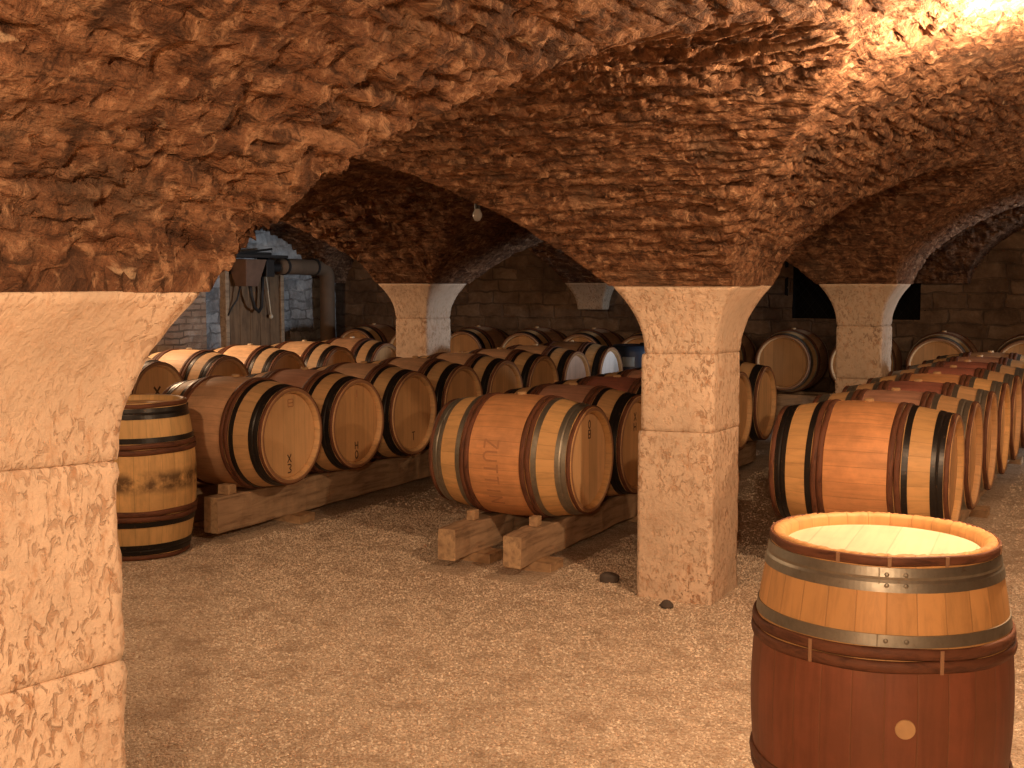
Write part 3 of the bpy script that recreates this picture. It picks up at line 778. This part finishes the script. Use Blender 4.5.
# left row (L)
LX, LY, LZ = -5.06, 5.91, .63
specs = [('b_tan', 'h_gold', 'front black-hooped barrel of the left row, lying just behind the upright barrel'),
         ('b_pink', 'h_oak', 'second barrel of the left row, small dark mark low on its head'),
         ('b_tan', 'h_oak', 'third barrel of the left row, a diagonal shadow crossing its head'),
         ('b_tan', 'h_oak', 'fourth barrel of the left row, its head above left of the grey-hooped barrel'),
         ('b_tan', 'h_oak', 'fifth barrel of the left row, behind the top of the grey-hooped barrel'),
         ('b_tan', 'h_oak', 'sixth barrel of the left row, seen above the middle row'),
         ('b_tan', 'h_pink', 'seventh barrel of the left row, pinkish pale head beside the whitest one'),
         ('b_tan', 'h_pale', 'last barrel of the left row, its head shining white in daylight')]
lrow = []
for i, (bo, he, lb) in enumerate(specs):
    lrow.append(new_barrel('black', bo, he, LX, LY+i*PITCH + (.1 if i == 7 else 0), LZ, lb, 'barrels of the left row'))
# far left row (K)
KX, KY, KZ = -7.45, 6.43, .63
specs = [('b_pale', 'h_oak', 'barrel at the near end of the far left row, hidden by the nearest pillar'),
         ('b_pale', 'h_gold', 'far left row barrel half cut by the nearest pillar, dark mark on its head'),
         ('b_pale', 'h_oak', 'pale-topped barrel of the far left row, second one clear of the nearest pillar'),
         ('b_pale', 'h_oak', 'pale barrel of the far left row, third clear of the nearest pillar'),
         ('b_pale', 'h_oak', 'barrel of the far left row with grey-brown hoops, fourth clear of the nearest pillar'),
         ('b_tan', 'h_oak', 'barrel of the far left row next to the distant bluish pillar')]
krow = []
for i, (bo, he, lb) in enumerate(specs):
    krow.append(new_barrel('black', bo, he, KX, KY+i*.83, KZ, lb, 'barrels of the far left row', bung='bung_white'))
# right row (R)
RX, RY, RZ = -1.24, 6.43, .605
specs = [('black', 'b_orange', 'h_oak', 'black-hooped front barrel of the right row, orange belly, just behind the big upright barrel'),
         ('grey', 'b_pink', 'h_oak', 'second barrel of the right row, dusty pink belly just above the front one'),
         ('grey', 'b_wine', 'h_oak', 'third barrel of the right row, wine-red belly with a shiny grey hoop'),
         ('grey', 'b_orange', 'h_gold', 'fourth barrel of the right row, bright orange belly'),
         ('grey', 'b_wine', 'h_oak', 'fifth barrel of the right row, dark red belly and a small pale bung'),
         ('grey', 'b_wine', 'h_oak', 'sixth barrel of the right row, dull red belly'),
         ('grey', 'b_pink', 'h_oak', 'seventh barrel of the right row, brownish pink belly'),
         ('grey', 'b_tan', 'h_oak', 'last barrel of the right row, furthest towards the back wall')]
rrow = []
for i, (ir, bo, he, lb) in enumerate(specs):
    rrow.append(new_barrel(ir, bo, he, RX+(.012*i), RY+i*PITCH, RZ, lb, 'barrels of the right row'))
# back row, heads facing the camera
back = [(-9.05, 'leftmost dim barrel against the back wall, its head above the far left row'),
        (-8.25, 'dim barrel against the back wall, second from the left wall, above the far left row'),
        (-7.45, 'dim barrel against the back wall, just left of the distant bluish pillar'),
        (-6.62, 'dim barrel against the back wall, directly right of the distant bluish pillar'),
        (-5.85, 'dim barrel against the back wall, second to the right of the distant bluish pillar'),
        (-5.09, 'dim barrel against the back wall, above the white-headed barrel of the left row'),
        (-4.25, 'barrel against the back wall hidden behind the foreground pillar'),
        (-3.42, 'barrel against the back wall with its whole round head in view, under the black window'),
        (-2.62, 'barrel against the back wall partly hidden by the left edge of the smaller back pillar'),
        (-1.82, 'barrel against the back wall showing just right of the smaller back pillar'),
        (-.98, 'barrel against the back wall at the right edge of the photo')]
for i, (x, lb) in enumerate(back):
    new_barrel('grey' if i > 5 else 'black', 'b_tan', 'h_oak', x, 13.35, .70 if i > 5 else .66, lb, 'barrels against the back wall', axis='y')

for k_, r_ in proto_roots.items():                       # the patterns themselves are not part of the cellar
    for c in list(r_.children_recursive): bpy.data.objects.remove(c)
    bpy.data.objects.remove(r_)

# marks
head_marks(mrow[0], ['O', 'B'], .02, .195, .028, .044, 1, 'stamp', .008)
head_marks(mrow[1], ['X', 'H'], .00, .17, .035, .05, 1, 'stamp', .008)
head_marks(lrow[0], ['B'], .02, .20, .05, .045, 1, 'faint', .006)
head_marks(lrow[0], ['X', '3'], .0, -.145, .035, .05, 1, 'stamp', .008)
head_marks(lrow[1], ['H', 'O'], .01, -.15, .032, .05, 1, 'stamp', .009)
head_marks(lrow[1], ['I'], .02, .20, .03, .05, 1, 'faint', .010)
head_marks(lrow[2], ['T'], .02, -.17, .04, .06, 1, 'stamp', .008)
for i in range(1, 6): head_marks(krow[i], ['X', 'B'], .0, .06 if i < 5 else .03, .07, .08, 1, 'stamp', .018)
# faded lettering round the belly of the grey-hooped barrel
bm = bmesh.new()
for i, g in enumerate('ZUTTIN'):
    a0 = .36 - i*.195                                     # angle above the horizontal, on the camera side
    def place(u, v, a0=a0):
        z = -.06 + v*.085; a = a0 - u*.14
        r = rad(z)+.0004
        return Vector((z, -r*math.cos(a), r*math.sin(a))), Vector((0, -math.cos(a), math.sin(a)))
    strokes(bm, g, place, .011)
bmesh.ops.recalc_face_normals(bm, faces=bm.faces)
o = obj('stencil_lettering', bm, M['faint'], mrow[0]); o.location = (0, 0, RB)

# the two upright barrels
fb = make_barrel('grey', 'b_red', 'h_top', True); stand(fb, -2.0)
FX, FY = -.603, 3.364
fb.location = (FX, FY, gz(FX, FY)-.004)
# bung faces the camera, a little right of the barrel's middle line
ang = math.atan2(-FY, -FX); stand(fb, ang+.19, .02)
tag(fb, 'large upright barrel in the right foreground, red-stained belly, grey metal hoops, pale lid', 'barrel')
ub = make_barrel('black', 'b_plain', 'h_gold', False); UX, UY = -5.19, 5.16
stand(ub, 2.2); ub.location = (UX, UY, gz(UX, UY)-.004)
tag(ub, 'upright black-hooped barrel standing on the gravel beside the nearest pillar, dark smudge round its middle', 'barrel')

# ------------------------------------------------------------------ rails, chocks, blocks
def rail(x, y0, y1, z0, h, w, label, group, ax='y', seed=1):
    L = y1-y0; n = int(L/.06); bm = bmesh.new(); rr = random.Random(seed); rings = []
    sec = [(-.5, -.46), (-.46, -.5), (.46, -.5), (.5, -.46), (.5, .45), (.45, .5), (-.45, .5), (-.5, .45)]
    for i in range(n+1):
        y = -L/2 + L*i/n; ring = []
        wob = .006*math.sin(i*.7+seed)+rr.uniform(-.0025, .0025)
        for (a, b) in sec:
            ring.append(bm.verts.new((a*w+wob+rr.uniform(-.002, .002), y+rr.uniform(-.004, .004), (b+.5)*h+rr.uniform(-.003, .003)*(1 if b > 0 else 0))))
        rings.append(ring)
    for i in range(n):
        for q in range(8): bm.faces.new((rings[i][q], rings[i][(q+1) % 8], rings[i+1][(q+1) % 8], rings[i+1][q]))
    f1 = bm.faces.new(rings[0][::-1]); f2 = bm.faces.new(rings[-1]); f1.material_index = 1; f2.material_index = 1
    bmesh.ops.recalc_face_normals(bm, faces=bm.faces)
    o = obj('timber_rail', bm, [M['rail'], M['rail_end']])
    o.location = (x, (y0+y1)/2, z0) if ax == 'y' else ((y0+y1)/2, x, z0)
    if ax == 'x': o.rotation_euler.z = -PI/2
    tag(o, label, 'timber beam', group); return o
def blockthing(name, c, s, label, cat, group=None, mat='chock', rz=0, wedge=0):
    bm = bmesh.new(); vs_ = add_box(bm, (0, 0, s[2]/2), s, min(s)*.08)
    for v in vs_:
        v.co += Vector([random.uniform(-.002, .002)]*3)
        if wedge and v.co.z > s[2]/2: v.co.z -= wedge*(v.co.y/s[1]+.5)*s[2]
    o = obj(name, bm, M[mat]); o.location = c; o.rotation_euler.z = rz; tag(o, label, cat, group); return o
def top_under(zc, off, w):
    return zc - max(rad(o_) + (.0125 if .150 < abs(o_) < .230 else 0) for o_ in np.linspace(off-w/2-.008, off+w/2+.008, 15)) - .006
MT = top_under(MZ, .20, .11)                                      # top of the rails under the middle row
rail(MX+.20, 5.60, 10.05, .05, MT-.05, .11, 'right-hand timber beam under the middle row, end face towards the camera', 'rails under the rows', seed=2)
rail(MX-.20, 5.60, 10.05, .05, MT-.05, .11, 'left-hand timber beam under the middle row, its sawn end beside the grey-hooped barrel', 'rails under the rows', seed=3)
LT = top_under(LZ, .10, .11); LT2 = top_under(LZ, .26, .11)
rail(LX+.10, 5.55, 11.35, .05, LT-.05, .11, 'long timber beam under the left row, end face beside the upright barrel', 'rails under the rows', seed=4)
rail(LX-.26, 5.62, 11.35, .05, LT2-.05, .11, 'rear timber beam under the left row, mostly in shadow', 'rails under the rows', seed=5)
RT = top_under(RZ, .24, .12)
rail(RX-.24, 5.98, 11.9, .05, RT-.05, .12, 'left timber beam under the right row, beside the foreground pillar', 'rails under the rows', seed=6)
rail(RX+.24, 5.98, 11.9, .05, RT-.05, .12, 'right timber beam under the right row, behind the big upright barrel', 'rails under the rows', seed=7)
rail(KX+.20, 5.8, 10.9, .05, top_under(KZ, .2, .12)-.05, .12, 'right-hand timber beam under the far left row, hidden behind the left row', 'rails under the rows', seed=8)
rail(KX-.20, 5.8, 10.9, .05, top_under(KZ, .2, .12)-.05, .12, 'left-hand timber beam under the far left row, hidden behind the left row', 'rails under the rows', seed=9)
rail(13.15, -9.5, -4.71, .0, top_under(.66, .21, .16), .16, 'front timber beam under the left barrels of the back wall', 'rails under the back barrels', 'x', 10)
rail(13.58, -9.5, -4.71, .0, top_under(.66, .21, .16), .16, 'rear timber beam under the left barrels of the back wall', 'rails under the back barrels', 'x', 11)
rail(13.15, -4.63, -.5, .0, top_under(.70, .21, .16), .16, 'front timber beam under the right barrels of the back wall', 'rails under the back barrels', 'x', 12)
rail(13.58, -4.63, -.5, .0, top_under(.70, .21, .16), .16, 'rear timber beam under the right barrels of the back wall', 'rails under the back barrels', 'x', 13)
# packing stones/blocks that lift the beams off the gravel
def packs(x, ys, lab, w=.2):
    for i, y in enumerate(ys):
        z = gz(x, y)-.01
        blockthing('packing_block', (x+.03, y, z), (w+.04, .16, .052-z), lab[i] if i < len(lab) else lab[-1]+', '+ORD[i]+' from the front', 'wooden block', 'blocks under the rails')
packs(MX+.20, [5.86, 7.4, 9.2], ['flat wooden block under the near end of the right-hand middle-row beam', 'flat wooden block under the middle of the right-hand middle-row beam', 'flat wooden block under the far end of the right-hand middle-row beam'])
packs(MX-.20, [5.9, 7.4, 9.2], ['flat wooden block under the near end of the left-hand middle-row beam', 'flat wooden block under the middle of the left-hand middle-row beam', 'flat wooden block under the far end of the left-hand middle-row beam'])
packs(LX+.10, [6.3, 8.4, 10.4], ['flat wooden block under the long left-row beam, near the front barrel', 'flat wooden block under the middle of the long left-row beam', 'flat wooden block under the far end of the long left-row beam'])
packs(LX-.26, [5.9, 8.4, 10.4], ['flat wooden block under the near end of the rear left-row beam', 'flat wooden block under the middle of the rear left-row beam', 'flat wooden block under the far end of the rear left-row beam'])
for xx, side in ((RX-.24, 'left'), (RX+.24, 'right')):
    packs(xx, [6.2, 8.6, 11.2], ['flat wooden block under the near end of the %s right-row beam' % side, 'flat wooden block under the middle of the %s right-row beam' % side, 'flat wooden block under the far end of the %s right-row beam' % side])
for xx, side in ((KX-.20, 'left'), (KX+.20, 'right')):
    packs(xx, [6.1, 8.3, 10.4], ['flat wooden block under the near end of the %s far-row beam' % side, 'flat wooden block under the middle of the %s far-row beam' % side, 'flat wooden block under the far end of the %s far-row beam' % side])
# chocks that stop the front barrels rolling
def chock(x, y, z, label, s=(.05, .055, .055)): return blockthing('wooden_chock', (x, y-.012, z+.003), s, label, 'chock', 'chocks against the front barrels')
chock(MX+.20, MY-.215, MT, 'small square wooden chock on the right beam against the grey-hooped barrel')
chock(MX-.20, MY-.215, MT, 'small wooden chock on the left beam against the grey-hooped barrel')
chock(LX+.10, LY-.205, LT, 'wooden chock on the long beam against the front barrel of the left row', (.09, .07, .06))
chock(RX-.24, RY-.22, RT, 'wooden chock against the front barrel of the right row')

# loose dark stones beside the pillar
def stone(x, y, r, label, seed):
    bm = bmesh.new(); bmesh.ops.create_icosphere(bm, subdivisions=3, radius=1)
    rr = random.Random(seed)
    ph = [rr.uniform(0, 6) for _ in range(6)]
    for v in bm.verts:
        c = v.co; k = 1+.16*math.sin(3*c.x+ph[0])+.13*math.sin(4*c.y+ph[1])+.1*math.sin(5*c.z+ph[2])
        v.co = Vector((c.x*r*1.25*k, c.y*r*k, c.z*r*.72*k))
    o = obj('loose_stone', bm, M['darkstone'], None, True); o.location = (x, y, gz(x, y)+r*.45); o.rotation_euler.z = rr.uniform(0, 3)
    tag(o, label, 'stone')
stone(-1.98, 5.42, .030, 'small dark stone at the foot of the foreground pillar', 3)
stone(-2.42, 5.76, .042, 'dark stone on the gravel between the middle-row beam and the foreground pillar', 5)

# blue drum with a white label behind the left row
DX, DYY = -4.68, 11.72
dr = empty('plastic_drum', (DX, DYY, gz(DX, DYY)-.003)); tag(dr, 'dark blue plastic drum with a white paper label, beside the white-headed barrel', 'drum')
bm = bmesh.new()
add_lathe(bm, [(0, 0), (.24, 0), (.25, .02), (.25, .28), (.257, .30), (.257, .33), (.25, .35), (.25, .60), (.257, .62), (.257, .65), (.25, .67), (.25, .86), (.235, .91), (.21, .93), (.20, .925), (0, .925)], 48)
bmesh.ops.recalc_face_normals(bm, faces=bm.faces)
obj('drum_body', bm, mat_plain('blue_plastic', (.035, .05, .085), .4, 0, 6, .2), dr, True)
bm = bmesh.new(); a0 = math.atan2(-DYY, -DX)-.22
pr = []
for q, z in ((0, .715), (1, .815)):
    pr.append([bm.verts.new((.2515*math.cos(a0+t), .2515*math.sin(a0+t), z)) for t in np.linspace(-.26, .26, 8)])
for i in range(7): bm.faces.new((pr[0][i], pr[0][i+1], pr[1][i+1], pr[1][i]))
bmesh.ops.solidify(bm, geom=bm.faces[:], thickness=.0015)
obj('paper_label', bm, mat_plain('white_paper', (.8, .84, .82), .7, 0, 8, .08), dr)
bm = bmesh.new(); add_lathe(bm, [(0, .015), (.045, .015), (.05, .0), (.05, -.01), (0, -.01)], 24); bmesh.ops.translate(bm, vec=(.1, .05, .935), verts=bm.verts)
obj('drum_cap', bm, M['black'], dr)

# ------------------------------------------------------------------ left wall fittings
M['duct'] = mat_plain('brown_duct', (.20, .125, .075), .75, 0, 6, .4)
M['darkiron'] = mat_plain('dark_iron', (.05, .042, .038), .6, .4)
M['hopperm'] = mat_plain('rusty_hopper', (.22, .12, .075), .8, 0, 8, .5)
WXI = WALL_L+.04
dc = empty('ventilation_duct', (WXI, 12.6, 1.75)); tag(dc, 'thick brown duct running along the grey left wall then bending down', 'duct')
bm = bmesh.new(); r = .105
pts = [(r+.05, .12, .03), (r+.05, .4, .03), (r+.05, .95, .02)]
for t in np.linspace(0, PI/2, 7): pts.append((r+.05, 1.0+.16*math.sin(t), .02-.16*(1-math.cos(t))))
pts += [(r+.05, 1.16, -.4), (r+.05, 1.16, -1.75)]
add_tube(bm, pts, r, 20); obj('duct_pipe', bm, M['duct'], dc, True)
bm = bmesh.new()
for y in (.2, .85):
    add_tube(bm, [(r+.05, y-.02, .03), (r+.05, y+.02, .03)], r+.012, 20)
obj('clamp', bm, M['darkiron'], dc)
hp = empty('pump_hopper', (WXI, 12.0, 1.45)); tag(hp, 'dark brown hopper fixed on the grey left wall with hoses hanging from it', 'hopper')
bm = bmesh.new()
vs_ = add_box(bm, (.2, 0, .24), (.32, .40, .34), .01)
for v in vs_:
    if v.co.z < .24: v.co.x = .2+(v.co.x-.2)*.55; v.co.y *= .6
obj('hopper_body', bm, M['hopperm'], hp)
bm = bmesh.new(); add_tube(bm, [(.2, .05, .09), (.2, .08, -.05), (.18, .16, -.2), (.15, .28, -.26), (.13, .36, -.2), (.13, .38, .0), (.14, .38, .2)], .022, 10); obj('hose', bm, M['darkiron'], hp, True)
bm = bmesh.new(); add_tube(bm, [(.15, -.06, .1), (.12, -.1, -.1), (.08, -.16, -.2), (.05, -.2, -.3)], .012, 8); obj('hose', bm, M['darkiron'], hp, True)
bm = bmesh.new(); add_box(bm, (.18, .34, .30), (.26, .16, .22), .01); add_tube(bm, [(.18, .40, .30), (.18, .66, .31)], .05, 14); obj('motor', bm, M['darkiron'], hp)
bm = bmesh.new(); add_tube(bm, [(.1, .5, .2), (.1, .54, -.02), (.09, .6, -.3)], .008, 8)
bmesh.ops.create_uvsphere(bm, u_segments=12, v_segments=8, radius=.03, matrix=Matrix.Translation((.09, .6, -.33))); obj('pull_cord', bm, M['bung_white'], hp)
sh = empty('wall_shelf', (WXI, 12.05, 1.90)); tag(sh, 'dark plank shelf with rods on it above the hopper on the left wall', 'shelf')
bm = bmesh.new(); add_box(bm, (.2, 0, 0), (.38, 1.1, .035), .004); obj('plank', bm, M['darkiron'], sh)
bm = bmesh.new(); add_tube(bm, [(.12, -.45, .03), (.14, .5, .04)], .02, 8); add_tube(bm, [(.25, -.3, .03), (.2, .45, .10)], .015, 8); obj('rod', bm, M['darkiron'], sh)
bm = bmesh.new(); add_box(bm, (.1, -.4, -.1), (.2, .03, .17), .003); add_box(bm, (.1, .4, -.1), (.2, .03, .17), .003); obj('bracket', bm, M['darkiron'], sh)
# boarded door in the left wall below the hopper
dd = bpy.data.objects.new('door_1', None); COL.objects.link(dd); dd.location = (WALL_L, 12.35, 0); dd['kind'] = 'structure'
bm = bmesh.new()
for i in range(5): add_box(bm, (.05, -.40+i*.2, .84), (.05, .194, 1.68), .005)
obj('door_leaf', bm, mat_wood('door_boards', (.24, .14, .075), (.11, .065, .038), (20, 20, 2.5)), dd)
bm = bmesh.new(); add_box(bm, (.04, -.55, .86), (.10, .07, 1.75), .006); add_box(bm, (.04, .55, .86), (.10, .07, 1.75), .006); obj('door_frame', bm, M['rail'], dd)
cb = obj('wall_cable', (lambda b: (add_tube(b, [(.03, 0, 0), (.03, 0, -.9), (.03, .01, -1.5)], .018, 8), b)[1])(bmesh.new()), M['darkiron']); cb.location = (WALL_L+.06, 13.95, 2.0)
tag(cb, 'dark cable hanging down the left wall beyond the duct', 'cable')

# ------------------------------------------------------------------ lamps
M['bulb'] = mat_emit('lit_bulb', (1, .62, .30), 60); M['bulb_off'] = mat_plain('unlit_glass', (.75, .72, .68), .2, 0, 5, .05)
WARM = (1.0, .655, .385)
def ceiling_z(x, y):
    hx, hy, _, _ = vault_height(np.array([x]), np.array([y])); return SP+max(float(hx[0]), float(hy[0]))
def lamp(x, y, power, label, lit=True, drop=.16, rad_=.05, col=WARM):
    zc = ceiling_z(x, y)+.0
    r = empty('ceiling_lamp', (x, y, zc-drop-.05)); tag(r, label, 'lamp', 'bare bulbs under the vaults')
    bm = bmesh.new(); add_lathe(bm, [(0, .055+drop), (.05, .055+drop), (.045, .03+drop), (.012, .02+drop), (.010, .075), (.022, .07), (.022, .035), (0, .035)], 20)
    bmesh.ops.recalc_face_normals(bm, faces=bm.faces); obj('socket', bm, M['black'], r)
    bm = bmesh.new(); add_lathe(bm, [(0, -.055), (.020, -.048), (.034, -.02), (.034, .0), (.02, .03), (.014, .05), (0, .05)], 20)
    bmesh.ops.recalc_face_normals(bm, faces=bm.faces); bl = obj('bulb', bm, M['bulb'] if lit else M['bulb_off'], r, True)
    if lit:
        bl.visible_shadow = True
        ld = bpy.data.lights.new('lamp_light', 'POINT'); ld.energy = power; ld.color = col; ld.shadow_soft_size = rad_
        lo = bpy.data.objects.new('lamp_light', ld); COL.objects.link(lo); lo.parent = r; lo.location = (0, 0, -.13)
    return r
BX = [XR + A_ + FL + i*PX for i in (-2, -1, 0)]; BY = [YN - FL - B_ + i*PY for i in (-1, 0, 1, 2)]
lamp(-.28, 3.88, 185, 'lit bulb hanging under the vault above the big upright barrel', True, .07)
lamp(.15, -.75, 400, 'lit bulb under the vault behind the viewpoint', True, .30, .10)
lamp(-4.15, 3.45, 55, 'lit bulb under the vault left of the nearest pillar')
lamp(BX[2]+.9, BY[2]+.2, 85, 'lit bulb under the vault beyond the right row')
lamp(BX[0], BY[2], 130, 'lit bulb under the vault above the far left row')
lamp(BX[1]-.15, BY[2]-.3, 0, 'small unlit bulb under the dark middle vault', False, .20)
# daylight through the far right window
ad = bpy.data.lights.new('daylight', 'AREA'); ad.shape = 'RECTANGLE'; ad.size = DY1-DY0; ad.size_y = 1.1; ad.energy = 38; ad.spread = math.radians(32); ad.color = (.80, .90, 1.0)
ao = bpy.data.objects.new('daylight', ad); COL.objects.link(ao); ao.location = (WALL_R+.15, (DY0+DY1)/2, 1.46); ao.rotation_euler = (0, PI/2, 0)

w = bpy.data.worlds.new('world'); scene.world = w; w.use_nodes = True
w.node_tree.nodes['Background'].inputs[0].default_value = (.60, .40, .26, 1); w.node_tree.nodes['Background'].inputs[1].default_value = .02
